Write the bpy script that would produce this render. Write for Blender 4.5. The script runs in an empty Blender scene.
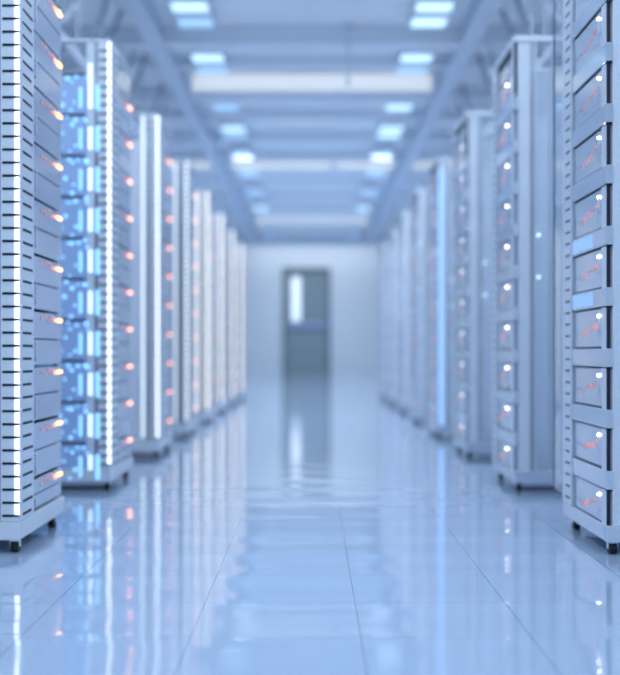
import bpy, bmesh, math, random
from mathutils import Matrix, Vector
random.seed(7)
SC = bpy.context.scene
COL = SC.collection

# ------------------------------------------------------------------ materials
def mat(name, base, rough=0.4, metal=0.0, coat=0.0, emit=None, estr=0.0, spec=0.5, coat_rough=0.05,
        transmission=0.0, ior=1.45, noise=0.0, nscale=8.0):
    m = bpy.data.materials.new(name); m.use_nodes = True
    nt = m.node_tree; b = nt.nodes['Principled BSDF']
    b.inputs['Base Color'].default_value = (*base, 1)
    b.inputs['Roughness'].default_value = rough
    b.inputs['Metallic'].default_value = metal
    b.inputs['Coat Weight'].default_value = coat
    b.inputs['Coat Roughness'].default_value = coat_rough
    b.inputs['Specular IOR Level'].default_value = spec
    b.inputs['Transmission Weight'].default_value = transmission
    b.inputs['IOR'].default_value = ior
    if emit:
        b.inputs['Emission Color'].default_value = (*emit, 1)
        b.inputs['Emission Strength'].default_value = estr
    if noise:
        tc = nt.nodes.new('ShaderNodeTexCoord'); nz = nt.nodes.new('ShaderNodeTexNoise')
        nz.inputs['Scale'].default_value = nscale; nz.inputs['Detail'].default_value = 3
        nt.links.new(tc.outputs['Object'], nz.inputs['Vector'])
        mr = nt.nodes.new('ShaderNodeMapRange')
        mr.inputs['To Min'].default_value = max(0.02, rough - noise); mr.inputs['To Max'].default_value = rough + noise
        nt.links.new(nz.outputs['Fac'], mr.inputs['Value']); nt.links.new(mr.outputs['Result'], b.inputs['Roughness'])
    return m

M = {}
M['panel'] = mat('white_steel', (.76, .80, .86), .35, .0, .5, noise=.06)
M['dim_post'] = mat('dim_post_steel', (.44, .50, .60), .3, .2, .4)
M['screen_edge_pale'] = mat('screen_edge_pale', (.72, .70, .62), .3)
M['faint_reflection'] = mat('faint_red_reflection', (.5, .35, .38), .3, emit=(1.0, .34, .30), estr=.20)  # soft red reflection put in as weak emission
M['blue_reflection'] = mat('blue_reflection_emit', (.45, .58, .78), .3, emit=(.25, .55, 1.0), estr=.38)  # blue reflection on the bands put in as emission
M['post'] = mat('post_steel', (.74, .79, .86), .3, .0, .5, noise=.05)
M['unit'] = mat('unit_front', (.60, .65, .75), .22, .45, .6, coat_rough=.06, noise=.06)
M['unit_r'] = mat('unit_front_pale', (.70, .76, .85), .2, .45, .6, coat_rough=.06, noise=.06)
M['band'] = mat('band_steel', (.74, .81, .90), .14, .55, .5, coat_rough=.05)
M['slot'] = mat('slot_dark', (.010, .014, .03), .5)
M['slot_hazed'] = mat('slot_dark_hazed', (.26, .32, .42), .5)  # slot colour paled to carry haze on the racks past the first
M['gap'] = mat('gap_dark', (.10, .12, .17), .6)
M['rubber'] = mat('rubber_black', (.006, .007, .010), .45)
M['chrome'] = mat('caster_steel', (.75, .78, .8), .18, 1.0)
M['handle'] = mat('handle_steel', (.66, .72, .8), .25, .3, .4)
M['strip_white'] = mat('lit_strip_white', (.8, .8, .8), .4, emit=(.92, .97, 1.0), estr=1.7)
M['strip_soft'] = mat('lit_strip_soft', (.8, .8, .8), .4, emit=(.72, .80, .86), estr=.62)
M['strip_pale'] = mat('lit_strip_pale', (.8, .8, .8), .4, emit=(.80, .90, .90), estr=.85)
M['strip_cream'] = mat('lit_strip_cream', (.8, .8, .78), .4, emit=(1.0, .96, .80), estr=1.25)
M['led_amber'] = mat('led_amber', (.8, .5, .3), .3, emit=(1.0, .46, .16), estr=3.6)
M['orange_reflection'] = mat('orange_reflection', (.8, .4, .3), .3, emit=(1.0, .36, .18), estr=1.6)
M['red_reflection'] = mat('red_reflection', (.8, .3, .3), .3, emit=(1.0, .32, .28), estr=.42)  # stronger red reflection, also put in as emission
M['led_coral'] = mat('led_coral', (.8, .4, .3), .3, emit=(1.0, .36, .20), estr=4.0)
M['led_pink'] = mat('led_pink', (.8, .4, .4), .3, emit=(1.0, .40, .36), estr=2.0)
M['led_dull'] = mat('led_dull', (.9, .9, .9), .3, emit=(1.0, .90, .84), estr=3.0)
M['led_soft'] = mat('led_soft', (.9, .9, .9), .3, emit=(1.0, .88, .80), estr=7.0)
M['led_white'] = mat('led_white', (.9, .9, .9), .3, emit=(1.0, .93, .88), estr=12.0)
M['led_blue'] = mat('led_blue', (.3, .5, .8), .3, emit=(.24, .60, 1.0), estr=1.25)
M['led_ice'] = mat('led_ice', (.7, .8, .9), .3, emit=(.62, .86, 1.0), estr=1.6)
M['blue_strip'] = mat('blue_lit_strip', (.3, .5, .8), .3, emit=(.36, .60, .98), estr=.8)
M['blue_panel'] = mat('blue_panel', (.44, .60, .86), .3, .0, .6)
M['glass'] = mat('clear_glass', (.93, .97, 1.0), .0, transmission=1.0, ior=1.45)
M['glass_edge'] = mat('glass_edge', (.16, .24, .36), .2)
M['wall'] = mat('wall_paint', (.72, .76, .79), .55, noise=.1, nscale=2)
M['ceiling'] = mat('ceiling_paint', (.90, .92, .95), .7)
M['beam'] = mat('beam_paint', (.82, .86, .92), .5)
M['girder'] = mat('girder_paint', (.68, .74, .83), .5)
M['pipe'] = mat('pipe_paint', (.76, .81, .88), .4, .0)
M['tray'] = mat('tray_steel', (.55, .60, .68), .4, .4)
M['cable'] = mat('cable_sheath', (.48, .54, .64), .5)
M['door'] = mat('door_paint', (.27, .33, .36), .4)
M['door_frame'] = mat('door_frame_paint', (.17, .21, .24), .45)
M['door_bar'] = mat('push_bar_steel', (.40, .45, .66), .35, .2)
M['lamp_body'] = mat('lamp_body', (.70, .74, .80), .4)
M['pane_bright'] = mat('lamp_pane_bright', (.3, .4, .45), .3, emit=(.52, .80, 1.0), estr=1.35)
M['pane_dim'] = mat('lamp_pane_dim', (.3, .4, .5), .3, emit=(.34, .62, 1.0), estr=.85)
M['pane_faint'] = mat('lamp_pane_faint', (.3, .4, .5), .3, emit=(.30, .55, .95), estr=.7)
M['warm_panel'] = mat('warm_lamp_pane', (.8, .8, .78), .4, emit=(.74, .76, .77), estr=.55)
M['warm_soft'] = mat('soft_lamp_pane', (.8, .8, .78), .4, emit=(.60, .68, .76), estr=.36)
M['win_lit'] = mat('lit_door_glass', (.8, .85, .9), .15, emit=(.74, .86, 1.0), estr=.78)

def floor_material():
    m = bpy.data.materials.new('polished_floor_tile'); m.use_nodes = True
    nt = m.node_tree; N = nt.nodes; L = nt.links; b = N['Principled BSDF']
    tc = N.new('ShaderNodeTexCoord'); sp = N.new('ShaderNodeSeparateXYZ')
    L.new(tc.outputs['Object'], sp.inputs[0])
    def line(sock, off, per, half):
        a = N.new('ShaderNodeMath'); a.operation = 'SUBTRACT'; a.inputs[1].default_value = off; L.new(sock, a.inputs[0])
        p = N.new('ShaderNodeMath'); p.operation = 'PINGPONG'; p.inputs[1].default_value = per / 2; L.new(a.outputs[0], p.inputs[0])
        c = N.new('ShaderNodeMath'); c.operation = 'LESS_THAN'; c.inputs[1].default_value = half; L.new(p.outputs[0], c.inputs[0])
        return c.outputs[0]
    lx = line(sp.outputs['X'], 0.109, .3797, .0014)
    ly = line(sp.outputs['Y'], 2.331, .3257, .0022)
    h = N.new('ShaderNodeMath'); h.operation = 'MULTIPLY'; h.inputs[1].default_value = .30; L.new(ly, h.inputs[0])
    mx = N.new('ShaderNodeMath'); mx.operation = 'MAXIMUM'; L.new(lx, mx.inputs[0]); L.new(h.outputs[0], mx.inputs[1])
    mix = N.new('ShaderNodeMix'); mix.data_type = 'RGBA'
    mix.inputs['A'].default_value = (.42, .53, .69, 1); mix.inputs['B'].default_value = (.20, .27, .38, 1)
    L.new(mx.outputs[0], mix.inputs['Factor']); L.new(mix.outputs['Result'], b.inputs['Base Color'])
    b.inputs['Roughness'].default_value = .09
    b.inputs['IOR'].default_value = 1.55
    b.inputs['Coat Weight'].default_value = .6; b.inputs['Coat Roughness'].default_value = .03
    nz = N.new('ShaderNodeTexNoise'); nz.inputs['Scale'].default_value = 2.6; nz.inputs['Detail'].default_value = 1.0
    mp = N.new('ShaderNodeMapping'); mp.inputs['Scale'].default_value = (.8, 1.6, 1)
    L.new(tc.outputs['Object'], mp.inputs[0]); L.new(mp.outputs[0], nz.inputs['Vector'])
    def wave(sock, off, per, amp):                      # each tile is very slightly dished
        a = N.new('ShaderNodeMath'); a.operation = 'MULTIPLY_ADD'; a.inputs[1].default_value = 2 * math.pi / per; a.inputs[2].default_value = -2 * math.pi * off / per
        L.new(sock, a.inputs[0])
        c = N.new('ShaderNodeMath'); c.operation = 'COSINE'; L.new(a.outputs[0], c.inputs[0])
        k = N.new('ShaderNodeMath'); k.operation = 'MULTIPLY'; k.inputs[1].default_value = amp; L.new(c.outputs[0], k.inputs[0])
        return k.outputs[0]
    wy = wave(sp.outputs['Y'], 2.331, .3257, .00046)
    k = N.new('ShaderNodeMath'); k.operation = 'MULTIPLY_ADD'; k.inputs[1].default_value = .0020
    L.new(nz.outputs['Fac'], k.inputs[0]); L.new(wy, k.inputs[2])
    bp = N.new('ShaderNodeBump'); bp.inputs['Strength'].default_value = 1.0; bp.inputs['Distance'].default_value = 1.0
    L.new(k.outputs[0], bp.inputs['Height']); L.new(bp.outputs[0], b.inputs['Normal']); L.new(bp.outputs[0], b.inputs['Coat Normal'])
    return m
M['floor'] = floor_material()

# ------------------------------------------------------------------ mesh helpers
class MB:
    """Collects boxes, cylinders and bars into ONE mesh object."""
    def __init__(s, sgn=1): s.bm = bmesh.new(); s.mats = []; s.sgn = sgn
    def mi(s, m):
        if m not in s.mats: s.mats.append(m)
        return s.mats.index(m)
    def _fin(s, faces, m):
        i = s.mi(m)
        for f in faces: f.material_index = i
    def box(s, x0, x1, y0, y1, z0, z1, m, bev=0.0):
        if s.sgn < 0: x0, x1 = -x1, -x0
        r = bmesh.ops.create_cube(s.bm, size=1.0)
        vs = r['verts']
        for v in vs:
            v.co = Vector((x0 + (v.co.x + .5) * (x1 - x0), y0 + (v.co.y + .5) * (y1 - y0), z0 + (v.co.z + .5) * (z1 - z0)))
        fs = {f for v in vs for f in v.link_faces}
        s._fin(fs, m)
        if bev:
            es = list({e for v in vs for e in v.link_edges})
            r2 = bmesh.ops.bevel(s.bm, geom=es, offset=bev, segments=2, affect='EDGES', profile=.5)
            s._fin(r2['faces'], m)
        return s
    def cyl(s, p0, p1, r, m, seg=14, r2=None):
        p0, p1 = Vector(p0), Vector(p1)
        if s.sgn < 0: p0.x, p1.x = -p0.x, -p1.x
        d = p1 - p0
        q = d.to_track_quat('Z', 'Y').to_matrix().to_4x4()
        mt = Matrix.Translation((p0 + p1) / 2) @ q
        rr = bmesh.ops.create_cone(s.bm, cap_ends=True, segments=seg, radius1=r, radius2=r if r2 is None else r2, depth=d.length, matrix=mt)
        fs = {f for v in rr['verts'] for f in v.link_faces}
        s._fin(fs, m)
        for f in fs:
            if len(f.verts) == 4: f.smooth = True
        return s
    def ball(s, c, r, m, seg=10):
        c = Vector(c)
        if s.sgn < 0: c.x = -c.x
        rr = bmesh.ops.create_uvsphere(s.bm, u_segments=seg, v_segments=seg // 2 + 1, radius=r, matrix=Matrix.Translation(c))
        fs = {f for v in rr['verts'] for f in v.link_faces}
        s._fin(fs, m)
        for f in fs: f.smooth = True
        return s
    def tube(s, pts, r, m, seg=8):
        for a, b in zip(pts[:-1], pts[1:]): s.cyl(a, b, r, m, seg)
        for p in pts[1:-1]: s.ball(p, r, m, 8)
        return s
    def build(s, name, parent=None, loc=(0, 0, 0)):
        bmesh.ops.recalc_face_normals(s.bm, faces=s.bm.faces)
        me = bpy.data.meshes.new(name); s.bm.to_mesh(me); s.bm.free()
        for m in s.mats: me.materials.append(m)
        o = bpy.data.objects.new(name, me); COL.objects.link(o)
        o.location = loc
        if parent: o.parent = parent
        return o

def tag(o, label, cat, group=None):
    o['label'] = label; o['category'] = cat
    if group: o['group'] = group
    return o
def thing(name, label, cat, loc=(0, 0, 0), group=None):
    o = bpy.data.objects.new(name, None); COL.objects.link(o); o.location = loc; o.empty_display_size = .2
    return tag(o, label, cat, group)
def struct(o):
    o['kind'] = 'structure'; return o
def copy_tree(o, parent=None):
    c = o.copy(); COL.objects.link(c)
    if parent: c.parent = parent
    for ch in list(o.children):
        copy_tree(ch, c)
    return c

# ------------------------------------------------------------------ dimensions (metres)
CAM_H = .635
WALL_Y = 28.5
CEIL = 3.67
HALF = .92            # half the aisle
ROOM_X = 3.2
Y_BACK = -4.0

# ------------------------------------------------------------------ setting
struct(MB().box(-ROOM_X, ROOM_X, Y_BACK, WALL_Y, -.1, 0, M['floor']).build('floor'))
struct(MB().box(-ROOM_X, ROOM_X, Y_BACK, WALL_Y, CEIL, CEIL + .1, M['ceiling']).build('ceiling'))
struct(MB().box(-ROOM_X - .1, -ROOM_X, Y_BACK, WALL_Y, 0, CEIL, M['wall']).build('wall_left'))
struct(MB().box(ROOM_X, ROOM_X + .1, Y_BACK, WALL_Y, 0, CEIL, M['wall']).build('wall_right'))
struct(MB().box(-ROOM_X, ROOM_X, Y_BACK - .1, Y_BACK, 0, CEIL, M['wall']).build('wall_front'))
DX0, DX1, DTOP = -.80, .50, 2.93
struct(MB().box(-ROOM_X, DX0, WALL_Y, WALL_Y + .12, 0, CEIL, M['wall'])
       .box(DX1, ROOM_X, WALL_Y, WALL_Y + .12, 0, CEIL, M['wall'])
       .box(DX0, DX1, WALL_Y, WALL_Y + .12, DTOP, CEIL, M['wall']).build('wall_back'))
struct(MB().box(-ROOM_X, DX0 - .01, WALL_Y - .014, WALL_Y, 0, .10, M['panel'], .003)
       .box(DX1 + .01, ROOM_X, WALL_Y - .014, WALL_Y, 0, .10, M['panel'], .003).build('baseboard_back'))
# dark cornice where the end wall meets the ceiling
struct(MB().box(-ROOM_X, ROOM_X, WALL_Y - 1.10, WALL_Y - 1.06, CEIL - .24, CEIL, M['girder'], .006).build('trim_1'))

# the door at the end
door = MB().box(DX0 + .09, DX1 - .09, WALL_Y + .03, WALL_Y + .075, .01, DTOP - .16, M['door'], .006) \
    .box(DX0 + .16, DX1 - .16, WALL_Y + .022, WALL_Y + .03, .14, 1.24, M['door'], .004).build('door_1')
struct(door)
door['label'] = 'tall grey steel door with a lit narrow window in the end wall'
MB().box(DX0, DX0 + .085, WALL_Y - .03, WALL_Y + .12, 0, DTOP, M['door_frame'], .006) \
    .box(DX1 - .085, DX1, WALL_Y - .03, WALL_Y + .12, 0, DTOP, M['door_frame'], .006) \
    .box(DX0 + .085, DX1 - .085, WALL_Y - .03, WALL_Y + .12, DTOP - .15, DTOP, M['door_frame'], .006).build('door_frame', door)
wf = MB()
wx0, wx1, wz0, wz1 = -.555, -.315, 1.48, 2.68
for a in ((wx0 - .03, wx0, wz0 - .03, wz1 + .03), (wx1, wx1 + .03, wz0 - .03, wz1 + .03), (wx0, wx1, wz0 - .03, wz0), (wx0, wx1, wz1, wz1 + .03)):
    wf.box(a[0], a[1], WALL_Y + .014, WALL_Y + .03, a[2], a[3], M['door_frame'], .003)
wfo = wf.build('window_frame', door)
MB().box(wx0, wx1, WALL_Y + .02, WALL_Y + .029, wz0, wz1, M['win_lit']).build('window_pane', wfo)['label'] = 'lit narrow glass pane'
MB().box(DX0 + .11, DX1 - .11, WALL_Y - .045, WALL_Y - .015, 1.30, 1.44, M['door_bar'], .01) \
    .box(DX0 + .12, DX0 + .20, WALL_Y - .015, WALL_Y + .03, 1.32, 1.42, M['door_bar'], .005) \
    .box(DX1 - .20, DX1 - .12, WALL_Y - .015, WALL_Y + .03, 1.32, 1.42, M['door_bar'], .005).build('push_bar', door)

# ------------------------------------------------------------------ ceiling structure
n = 1
for s in (-1, 1):                                   # the two long girders over the rack rows
    g = MB()
    g.box(s * 1.45 - .085, s * 1.45 + .085, Y_BACK, WALL_Y - 1.12, CEIL - .20, CEIL - .185, M['girder'])
    g.box(s * 1.45 - .085, s * 1.45 + .085, Y_BACK, WALL_Y - 1.12, CEIL - .015, CEIL, M['girder'])
    g.box(s * 1.45 - .02, s * 1.45 + .02, Y_BACK, WALL_Y - 1.12, CEIL - .186, CEIL - .014, M['girder'])
    n += 1
    struct(g.build('trim_%d' % n))
for d, dep, hh in ((6.6, .18, .17), (8.1, .18, .17), (9.75, .22, .17), (10.75, .12, .11), (12.0, .2, .14), (13.1, .12, .12), (14.4, .16, .14),
                   (15.7, .16, .14), (18.2, .14, .05), (20.0, .14, .06), (22.0, .14, .06), (25.0, .16, .06)):
    n += 1
    struct(MB().box(-ROOM_X, ROOM_X, d, d + dep, CEIL - hh, CEIL - .0, M['beam'], .008).build('trim_%d' % n))

# warm linear luminaires across the ceiling
def linear_light(y, z0, z1, segs, label, m, depth=.10):
    t = thing('linear_light', label, 'ceiling light', (0, y, z0), 'linear lights across the ceiling')
    hb = MB()
    for a, b in segs: hb.box(a - .02, b + .02, .012, depth, -.015, z1 - z0 + .015, M['lamp_body'], .006)
    for a, b in segs:
        for x in (a + .15, b - .15): hb.cyl((x, depth / 2, z1 - z0 + .01), (x, depth / 2, CEIL - z0), .006, M['chrome'], 8)
    hb.build('housing', t)
    for a, b in segs:
        p = MB().box(a, b, 0, .016, 0, z1 - z0, m, .004).build('diffuser', t)
    return t
linear_light(11.35, 3.465, 3.645, [(-1.3, 1.3)], 'wide warm-white light band across the ceiling, nearest of the three', M['warm_panel'])
linear_light(16.6, 3.545, 3.645, [(-3.0, -1.6), (-1.28, .31), (.39, 1.3), (1.6, 3.0)], 'thin bright warm-white light band across the ceiling, second from the door', M['warm_panel'])
linear_light(23.2, 3.45, 3.66, [(-1.25, 1.25)], 'soft pale light band across the ceiling closest to the door', M['warm_soft'])
linear_light(13.6, 3.60, 3.655, [(-.48, .32)], 'short thin pale light strip at the middle of the ceiling', M['warm_soft'])

# ceiling lights
ORD = ['first', 'second', 'third', 'fourth', 'fifth', 'sixth', 'seventh', 'eighth', 'ninth', 'tenth', 'eleventh', 'twelfth']
LIGHT_W = 32.0
def ceiling_light(s, y, mode, label, w, spread=138):
    t = thing('ceiling_light', label, 'ceiling light', (s * 1.04, y, CEIL - .10), 'square ceiling lights in two rows')
    MB().box(-.17, .17, -.03, .74, 0, .075, M['lamp_body'], .008).cyl((-.1, .35, .07), (-.1, .35, .10), .01, M['chrome']) \
        .cyl((.1, .35, .07), (.1, .35, .10), .01, M['chrome']).build('housing', t)
    m1, m2 = {'b': ('pane_bright', 'pane_dim'), 'd': ('pane_dim', 'pane_faint'), 'r': ('pane_bright', 'pane_bright')}[mode]
    MB().box(-.15, .15, .0, .21, -.012, .004, M[m1], .004).build('diffuser', t)
    MB().box(-.15, .15, .42, .63, -.012, .004, M[m2], .004).build('diffuser', t)
    l = bpy.data.lights.new('lamp', 'AREA'); l.shape = 'RECTANGLE'; l.size = .28; l.size_y = .70
    l.energy = w; l.color = (.72, .85, 1.0); l.spread = math.radians(spread)
    lo = bpy.data.objects.new('lamp', l); COL.objects.link(lo); lo.parent = t; lo.location = (0, .36, -.02)
    return t
vis = [(8.9, 'b'), (10.45, 'b'), (12.15, 'b'), (13.75, 'b'), (15.45, 'd'), (16.9, 'b'), (19.0, 'd'), (21.2, 'b'), (23.9, 'd'), (26.0, 'd')]
for s in (-1, 1):
    side = 'left' if s < 0 else 'right'
    for i, (y, m) in enumerate(vis):
        ceiling_light(s, y - .10, 'r' if (s > 0 and m == 'b' and i in (0, 2, 3)) else m,
                      'blue-white ceiling light, %s from the camera in the %s row of lights' % (ORD[i], side), (23, 24, 24, 24, 24, 24, 23, 22, 21, 20)[i])
    for i, y in enumerate((7.2, 5.6, 4.0, 2.4, .8, -.9, -2.6)):  # unseen lights added out of view to fill the room
        ceiling_light(s, y, 'b', 'unseen added ceiling light above the picture, %s from its top edge in the %s row' % (ORD[i], side), 17.5, 180)

t = thing('wall_washer', 'long pale wall washer light tucked behind the pelmet above the end wall', 'wall light', (0, WALL_Y - 1.0, CEIL - .10))
MB().box(-2.0, 2.0, -.04, .05, .02, .10, M['lamp_body'], .006).build('housing', t)
MB().box(-1.95, 1.95, -.02, .045, .005, .022, M['warm_soft'], .003).build('diffuser', t)
l = bpy.data.lights.new('lamp', 'AREA'); l.shape = 'RECTANGLE'; l.size = 3.8; l.size_y = .05; l.energy = 20; l.color = (.84, .92, 1.0)
lo = bpy.data.objects.new('lamp', l); COL.objects.link(lo); lo.parent = t; lo.location = (0, .02, -.01); lo.rotation_euler = (math.radians(25), 0, 0)

# hanging rod with sprinkler head
t = thing('sprinkler_pipe', 'thin vertical sprinkler pipe hanging from the middle of the ceiling', 'sprinkler', (.335, 9.7, CEIL))
MB().cyl((0, 0, 0), (0, 0, -.50), .013, M['pipe']).cyl((0, 0, 0), (0, 0, -.02), .04, M['pipe']).build('pipe', t)
MB().cyl((0, 0, -.50), (0, 0, -.53), .02, M['chrome']).cyl((0, 0, -.53), (0, 0, -.56), .008, M['chrome']).cyl((0, 0, -.56), (0, 0, -.565), .035, M['chrome']).build('sprinkler_head', t)

# cable ladders, cables and pipes over the two rows
for s in (-1, 1):
    side = 'left' if s < 0 else 'right'
    t = thing('cable_ladder', 'long grey cable ladder hung above the %s row of racks' % side, 'cable ladder', (s * 2.0, 0, 2.84), 'cable ladders above the racks')
    rl = MB()
    for x in (-.22, .22): rl.box(x - .012, x + .012, Y_BACK + .2, WALL_Y - .4, 0, .07, M['tray'], .004)
    for k in range(78): rl.box(-.21, .21, 1 + k * .35 - .015, 1 + k * .35 + .015, .045, .07, M['tray'])
    rl.build('ladder_frame', t)
    for k in range(9):
        y = 2.0 + k * 3.0
        MB().cyl((-s * .21, y, .02), (-s * .21, y, CEIL - 2.84), .008, M['strip_cream'] if False else M['pipe'], 8) \
            .cyl((s * .21, y, .02), (s * .21, y, CEIL - 2.84), .008, M['pipe'], 8).build('hanger_rod', t)
    for j, x in enumerate((-.13, -.05, .04, .13)):
        pts = [(s * 2.0 + x + random.uniform(-.02, .02), .5 + q * 1.5, 2.912 + .022 + .004 * (j % 2) + random.uniform(0, .004)) for q in range(19)]
        tag(MB().tube(pts, .022 + .004 * (j % 2), M['cable']).build('cable'),
            'grey cable lying on the %s cable ladder, %s from the aisle' % (side, ['first', 'second', 'third', 'fourth'][(3 - j) if s < 0 else j]),
            'cable', 'cables on the ladders')
    for k, (y, w) in enumerate(((7.4, .16), (8.6, .22), (9.9, .14), (11.6, .18))):
        pts = []
        for q in range(15):
            a = q / 14
            pts.append((s * (1.66 + w * 1.2 * math.sin(math.pi * a)) , y + .55 * a, CEIL - .06 - .55 * math.sin(math.pi * a) ** .8))
        tag(MB().tube(pts, .022, M['cable']).build('cable_loop'),
            'drooping grey cable loop under the ceiling beside the %s girder, %s from the camera' % (side, ORD[k]), 'cable', 'drooping cable loops')
for k, (s, x, z, r) in enumerate(((-1, 2.55, 3.35, .05), (-1, 2.78, 3.3, .035), (1, 2.5, 3.36, .05), (1, 2.75, 3.28, .035))):
    p = MB().cyl((s * x, Y_BACK, z), (s * x, WALL_Y - .62, z), r, M['pipe'], 16)
    for q in range(14): p.cyl((s * x, -2 + q * 2.2, z), (s * x, -2 + q * 2.2, CEIL), .008, M['pipe'], 6)
    tag(p.build('ceiling_pipe'), '%s pale pipe running along the %s side under the ceiling' % ('thick' if r > .04 else 'thin', 'left' if s < 0 else 'right'),
        'pipe', 'pipes along the ceiling')

# ------------------------------------------------------------------ racks
U = .0412
TOP = 2.07
def casters(root, sgn, spots):
    for (u, v) in spots:
        c = MB(sgn).box(u - .014, u + .014, v - .014, v + .014, .020, .026, M['chrome']) \
            .box(u - .0155, u - .0120, v - .010, v + .010, .002, .022, M['chrome'], .001) \
            .box(u + .0120, u + .0155, v - .010, v + .010, .002, .022, M['chrome'], .001).build('caster', root)
        MB(sgn).cyl((u - .0115, v, .0045), (u + .0115, v, .0045), .0195, M['rubber'], 20).build('wheel', c)

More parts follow.
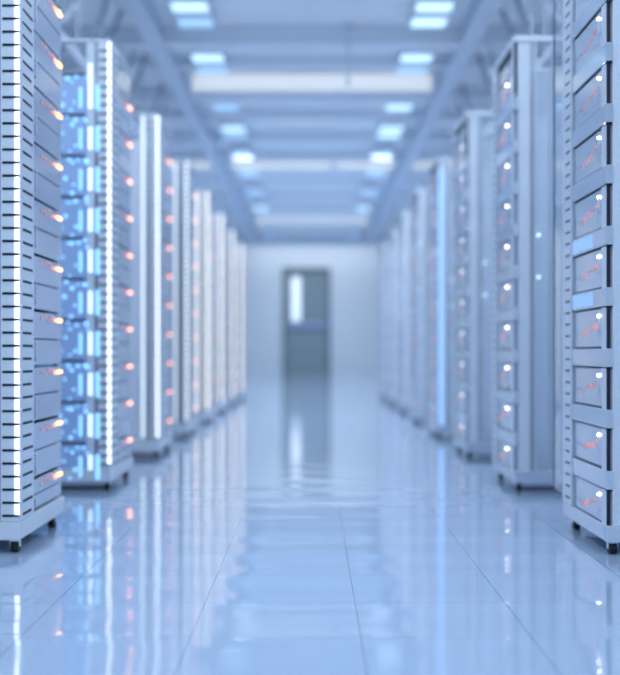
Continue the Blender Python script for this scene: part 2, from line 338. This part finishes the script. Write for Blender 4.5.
def left_rack(variant, screen=False):
    """near-lit strip colour and side lights vary along the row"""
    g = -1
    root = bpy.data.objects.new('server_rack', None); COL.objects.link(root)
    root['category'] = 'server rack'; root['group'] = 'server racks along the aisle'
    L = .60
    pm = M['post'] if variant[0] == 'white' else M['dim_post']
    # base
    MB(g).box(0, 1.0, 0, .03, .026, .085, M['panel'], .005).box(0, 1.0, L - .03, L, .026, .085, M['panel'], .005) \
        .box(0, .03, .03, L - .03, .026, .085, M['panel'], .005).box(.97, 1.0, .03, L - .03, .026, .085, M['panel'], .005) \
        .box(.03, .97, .03, L - .03, .07, .082, M['panel']).build('base_frame', root)
    casters(root, g, ((.022, .03), (.022, .50), (.96, .03), (.96, .55)))
    # slotted corner post on the aisle
    z0, z1 = .085, 2.04
    p = MB(g).box(0, .062, 0, .03, z0, z1, pm, .002).box(0, .03, .03, .17, z0, z1, pm, .002)
    k = 0
    z = .104
    while z < 2.0:
        p.box(.0215, .055, -.0012, .004, z - .0040, z + .0040, M['slot'])
        p.box(-.0012, .004, .034, .15 if k % 2 else .135, z - .0040, z + .0040, M['slot'])
        p.box(.0, .0215, -.0006, .003, z - .0032, z + .0032, M['slot'])
        p.ball((0.0005, .0005, z + .003), .0055, M['panel'], 6)
        z += U; k += 1
    p.build('corner_post', root)
    for (u0, u1, v0, v1) in ((.02, .04, L - .02, L), (.96, 1.0, 0, .03), (.96, 1.0, L - .03, L)):
        MB(g).box(u0, u1, v0, v1, z0, z1, M['post'], .003).build('corner_post', root)
    # lit strips
    m1 = {'white': 'strip_white', 'pale': 'strip_pale', 'cream': 'strip_cream'}[variant[0]]
    m2 = {'soft': 'strip_soft', 'pale': 'strip_pale', 'cream': 'strip_cream'}[variant[1]]
    s1 = MB(g); z = .104; sw = .0150 if variant[0] == 'white' else .026
    while z < 2.0:
        s1.box(.0, sw, -.0045, -.0008, z + .0042, z + U - .0042, M[m1], .0012); z += U
    s1.build('light_strip', root)['label'] = 'white lit strip'
    # second, inner post with its own strip
    ip = MB(g).box(.075, .115, .004, .035, z0, z1, pm, .003).build('inner_post', root)
    s2 = MB(g); z = .171 - .11; kk = 0
    if variant[2]:
        for q in range(10):
            zc = .171 + .188 * q - .075
            for j in range(4 if q < 9 else 8): s2.box(.088, .104, .0005, .0045, zc - .050 + j * .026, zc - .050 + j * .026 + .021, M['led_ice'] if variant[2] else M[m2], .001)
    else:
        z = .104
        while z < 2.0:
            s2.box(.087, .105, .0005, .0045, z + .003, z + U - .003, M[m2], .001); z += U
    s2.box(.087, .105, .0035, .0065, z0, z1, M['post'])
    s2.build('light_strip', ip)
    # panels
    MB(g).box(.115, .96, .012, .02, z0, 1.90, M['blue_panel' if variant[2] == 2 else 'panel' if variant[0] == 'white' else 'unit'], .002).build('side_panel', root)
    MB(g).box(.115, .96, .012, .018, 1.902, z1, M['glass']).build('clear_panel', root)['label'] = 'clear upper panel'
    MB(g).box(.91, .96, L - .02, L - .008, z0, z1, M['panel'], .002).build('side_panel', root)
    MB(g).box(.975, .99, .03, L - .03, z0, 1.90, M['panel'], .002).build('rear_panel', root)
    MB(g).box(.012, .020, .195, .596, 1.897, z1 - .012, M['glass']).build('clear_panel', root)
    MB(g).box(0, 1.0, 0, .03, z1, z1 + .014, pm, .003).box(0, 1.0, L - .03, L, z1, z1 + .014, pm, .003).box(0, .03, .03, L - .03, z1, z1 + .014, pm, .003).box(.97, 1.0, .03, L - .03, z1, z1 + .014, pm, .003).build('top_frame', root)
    # server units
    for q in range(10):
        led = .171 + .188 * q
        zt = led + .021; zb = led - .158
        if q == 0: zb = .092
        zm = (zt + zb) / 2
        un = MB(g).box(.012, .90, .195, .596, zb, zm - .004, M['unit'], .003).box(.010, .90, .195, .596, zm + .0, zt, M['unit'], .003) \
            .box(.02, .88, .2, .57, zb, zt, M['gap'])
        for b in range(5): un.box(.0105, .02, .215 + b * .045, .245 + b * .045, zm + .012, zm + .017, M['gap'])
        uo = un.build('server_unit', root)
        MB(g).box(.003, .0115, .520, .578, led - .0062, led + .0062, M[variant[3]], .002).build('indicator_light', uo)
        al = MB(g)
        for b in range(5):
            hh = random.uniform(.005, .010); dz = random.uniform(-.010, .010) * (b > 0)
            al.box(.007, .0115, .476 - b * .046, .508 - b * .046, led + dz - hh, led + dz + hh * .6, M['orange_reflection'] if b < 1 else M['red_reflection'] if b < 2 else M['faint_reflection'], .001)  # glowing boxes imitate LED reflections on the glossy front
        al.box(.0095, .0115, .28, .51, led - .014, led + .008, M['unit'])
        al.build('led_reflections', uo)
        MB(g).box(-.006, .0, .178, .190, zb + .012, zm - .008, M['handle'], .003) \
            .box(0, .012, .178, .190, zb + .014, zb + .022, M['handle']).box(0, .012, .178, .190, zm - .018, zm - .010, M['handle']).build('handle', uo)
        if variant[2] == 2:
            sm = MB(g).box(.12, .42, .002, .0115, led - .150, led + .026, M['blue_panel'], .003) \
                .box(.12, .42, .0, .01, led + .0262, led + .034, M['gap']).build('side_module', root)
            sm['label'] = 'blue module with blue lights on the near side'
            MB(g).box(.133, .148, -.001, .004, led - .125, led - .03, M['led_blue'], .002).build('light_bar', sm)
            MB(g).box(.052, .070, -.003, .002, led - .135, led - .02, M['led_blue'], .002).build('light_bar', sm)
            for (u, dz) in ((.182, -.005), (.182, -.135), (.155, .01), (.112, -.005), (.118, .018), (.215, -.06), (.24, -.02), (.165, -.10), (.20, .012), (.23, -.12)):
                jx = (random.uniform(-.008, .008), random.uniform(-.012, .012), random.uniform(0, .005))
                MB(g).cyl((u + jx[0], -.001, led + dz + jx[1]), (u + jx[0], .003, led + dz + jx[1]), .0055 + jx[2], M['led_blue'], 10).build('indicator_light', sm)
    if screen:
        gd = MB(g).box(.004, .012, L + .004, .815, .10, 2.6, M['glass']).build('glass_screen', root)
        MB(g).box(.002, .014, .815, .824, 1.72, 2.6, M['screen_edge_pale']).box(.002, .014, .815, .824, .10, 1.72, M['glass_edge']).build('screen_edge', gd)
    return root

def right_rack(led_v, led_m, strip=False, glass=False):
    dark = M['slot'] if glass else M['slot_hazed']
    g = 1
    root = bpy.data.objects.new('server_rack', None); COL.objects.link(root)
    root['category'] = 'server rack'; root['group'] = 'server racks along the aisle'
    L = .57
    z0, z1 = .075, 2.03
    MB(g).box(-.002, 1.0, -.004, .03, .025, .078, M['band'], .005).box(0, 1.0, L - .03, L, .025, .078, M['band'], .005) \
        .box(-.002, .03, .03, L - .03, .025, .078, M['band'], .005).box(.97, 1.0, .03, L - .03, .025, .078, M['band'], .005) \
        .box(.03, .97, .03, L - .03, .06, .073, M['panel']).build('base_frame', root)
    casters(root, g, ((.025, .03), (.03, .50), (.96, .03), (.96, .53)))
    # near corner post: pale, with a dark channel on its near face
    p = MB(g).box(.0, .018, .012, .062, z0, z1, M['post'], .002).box(.002, .0135, .0065, .014, z0, z1, dark).box(.002, .0135, .006, .0135, 1.80, z1, M['slot']) \
        .box(.018, .075, 0, .014, z0, z1, M['post'], .003)
    p.build('corner_post', root)
    # far post on the aisle, slotted
    p = MB(g).box(-.002, .03, .425, L, z0, z1, M['post'], .003)
    z = .10; k = 0
    while z < 1.99:
        p.box(-.0035, .004, .462, .520, z - .0030, z + .0030, M['slot']); z += U; k += 1
    p.box(-.006, .0, .420, .428, z0, z1, M['handle'])
    p.build('corner_post', root)
    for (u0, u1, v0, v1) in ((.96, 1.0, 0, .03), (.96, 1.0, L - .03, L)):
        MB(g).box(u0, u1, v0, v1, z0, z1, M['post'], .003).build('corner_post', root)
    # near side: glossy inset panel between slim uprights
    MB(g).box(.085, .96, .016, .022, z0, 1.90, M['band'], .001).build('side_panel', root)
    MB(g).box(.085, .96, .016, .022, 1.902, z1, M['glass']).build('clear_panel', root)['label'] = 'clear upper panel'
    MB(g).box(.078, .083, -.002, .014, z0, z1 + (.125 if led_m == 'led_soft' else 0), M['tray']).box(.165, .170, -.002, .014, z0, z1, M['tray']) \
        .box(.088, .105, .004, .014, z0, z1, M['handle'], .003).build('inner_post', root)
    MB(g).box(.03, .96, L - .02, L - .008, z0, 1.90, M['panel'], .002).build('side_panel', root)
    MB(g).box(.975, .99, .03, L - .03, z0, 1.90, M['panel'], .002).build('rear_panel', root)
    MB(g).box(-.004, 1.0, -.004, .03, z1, z1 + .03, M['post'], .005).box(-.004, 1.0, L - .03, L, z1, z1 + .03, M['post'], .005).box(-.004, .03, .03, L - .03, z1, z1 + .03, M['post'], .005).box(.97, 1.0, .03, L - .03, z1, z1 + .03, M['post'], .005).box(.002, .02, .03, L - .16, z1 - .03, z1, M['slot']).build('top_frame', root)
    for q in range(10):
        led = .163 + .191 * q
        zt = led + .0235; zb = led - .100
        if q == 0: zb = .08
        if q == 9: zt = min(zt, z1 - .03)
        un = MB(g).box(.004, .9, .050, .424, zb, zt, M['unit_r'], .002).box(.012, .88, .07, .418, zb - .07 if q else zb, zt + .004, M['gap']) \
            .box(-.0005, .02, .004, .41, zt + .0006, zt + .0042, dark).box(.0, .0145, .001, .012, zt - .001, zt + .0046, dark).box(.002, .012, .08, .41, zb - .0045, zb - .0005, M['gap'])
        un.box(.0035, .012, .08, .41, led - .052, led - .0495, M['gap'])
        uo = un.build('server_unit', root)
        MB(g).cyl((-.002, led_v, led), (.0055, led_v, led), .0042, M[led_m], 12).build('indicator_light', uo)
        al = MB(g).box(.003, .0055, led_v + .01, led_v + .21, led - .076, led - .012, M['unit_r'])
        for b in range(6):
            vv = led_v + .010 + b * .033 + random.uniform(0, .010); hz = random.uniform(.008, .016); zz = led - .014 - .006 * b - random.uniform(0, .012)
            al.box(.001, .0045, vv, vv + random.uniform(.016, .030), zz - hz, zz, M['red_reflection' if random.random() < .35 else 'faint_reflection'], .001)  # red patches stand in for reflections on the rack front
        al.build('led_reflections', uo)
        if q:
            MB(g).box(-.003, .019, -.006, .006, led - .163, led - .105, M['band'], .002) \
                .box(-.003, .008, .006, .42, led - .163, led - .105, M['band'], .002).build('wrap_band', root)
            if glass and q in (4, 5): MB(g).box(-.0045, -.002, .15, .41, led - .155, led - .113, M['blue_reflection'], .001).build('reflection_patch', root)['label'] = 'blue patch imitating a reflection'  # glowing patch stands in for a blue reflection on the band
        if q in (4, 5):
            MB(g).cyl((.113, -.002, led + .035), (.113, .017, led + .035), .006, M['led_ice'], 10).build('indicator_light', root)
    MB(g).box(.004, .012, .050, .424, .163 + .191 * 9 + .030, z1 - .045, M['glass']).build('blank_panel', root)
    if strip:
        MB(g).box(.018, .055, -.006, -.001, z0, z1 - .05, M['blue_strip'], .002).build('light_strip', root)['label'] = 'blue lit strip'
    if glass:
        gd = MB(g).box(.004, .012, L + .004, .728, .10, 2.6, M['glass']).build('glass_screen', root)
        MB(g).box(.002, .014, .728, .738, .10, 2.6, M['glass_edge']).build('screen_edge', gd)
    return root

YL = [3.30 + 1.499 * k for k in range(8)]
lab_l = ['pale server rack nearest the camera in the left row, with black-slotted post',
         'second rack in the left row, blue-lit near side and bright white beaded strip',
         'third rack in the left row, showing two long white lit strips',
         'fourth rack in the left row, twin pale strips and coral lights',
         'fifth rack in the left row, single cream strip next to pink lights',
         'sixth rack in the left row, blurred cream strip behind the fifth',
         'seventh rack in the left row, second from the far end',
         'last rack in the left row, closest to the end wall']
pl = [left_rack(('white', 'soft', 1, 'led_amber')), None, left_rack(('white', 'pale', False, 'led_coral')), None,
      left_rack(('cream', 'cream', False, 'led_pink')), None, None, None]
pl[1] = left_rack(('white', 'soft', 2, 'led_coral')); pl[3] = left_rack(('pale', 'pale', False, 'led_coral'))
for k in (5, 6, 7): pl[k] = copy_tree(pl[4])
for k, o in enumerate(pl):
    o.location = (-HALF, YL[k], .015); o['label'] = lab_l[k]
YR = [3.27 + 1.499 * k for k in range(8)]
lab_r = ['pale server rack nearest the camera in the right row, black channel at its near corner',
         'second rack in the right row, round white lights and a dark hooked top corner',
         'third rack in the right row, dull white lights on a pale front',
         'fourth rack in the right row, with a bright blue vertical strip',
         'fifth rack in the right row, just beyond the blue-striped one',
         'sixth rack in the right row, third from its far end',
         'seventh rack in the right row, second from its far end',
         'last rack in the right row, closest to the end wall']
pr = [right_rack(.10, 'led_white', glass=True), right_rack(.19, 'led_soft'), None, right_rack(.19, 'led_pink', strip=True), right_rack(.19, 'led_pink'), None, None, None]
pr[2] = right_rack(.19, 'led_dull')
for k in (5, 6, 7): pr[k] = copy_tree(pr[4])
for k, o in enumerate(pr):
    o.location = (HALF, YR[k], .015); o['label'] = lab_r[k]

# ------------------------------------------------------------------ world, camera, view
w = bpy.data.worlds.new('World'); SC.world = w; w.use_nodes = True
w.node_tree.nodes['Background'].inputs[0].default_value = (.55, .72, 1, 1)
w.node_tree.nodes['Background'].inputs[1].default_value = .5

cd = bpy.data.cameras.new('Camera'); cam = bpy.data.objects.new('Camera', cd); COL.objects.link(cam)
cam.location = (0, 0, CAM_H); cam.rotation_euler = (math.pi / 2, 0, 0)
cd.sensor_fit = 'HORIZONTAL'; cd.sensor_width = 36; cd.lens = 1048 / 620 * 36
cd.shift_x = -2 / 620; cd.shift_y = 14.5 / 620
cd.clip_start = .05; cd.clip_end = 200
cd.dof.use_dof = True; cd.dof.focus_distance = 2.97; cd.dof.aperture_fstop = 1.52
SC.camera = cam
vs = SC.view_settings
SC.display_settings.display_device = 'sRGB'
vs.view_transform = 'Standard'; vs.look = 'None'; vs.exposure = 0.0; vs.gamma = 1.0; vs.use_curve_mapping = False
SC.cycles.use_denoising = True
SC.cycles.max_bounces = 10; SC.cycles.diffuse_bounces = 6; SC.cycles.glossy_bounces = 6
SC.cycles.sample_clamp_indirect = 8.0
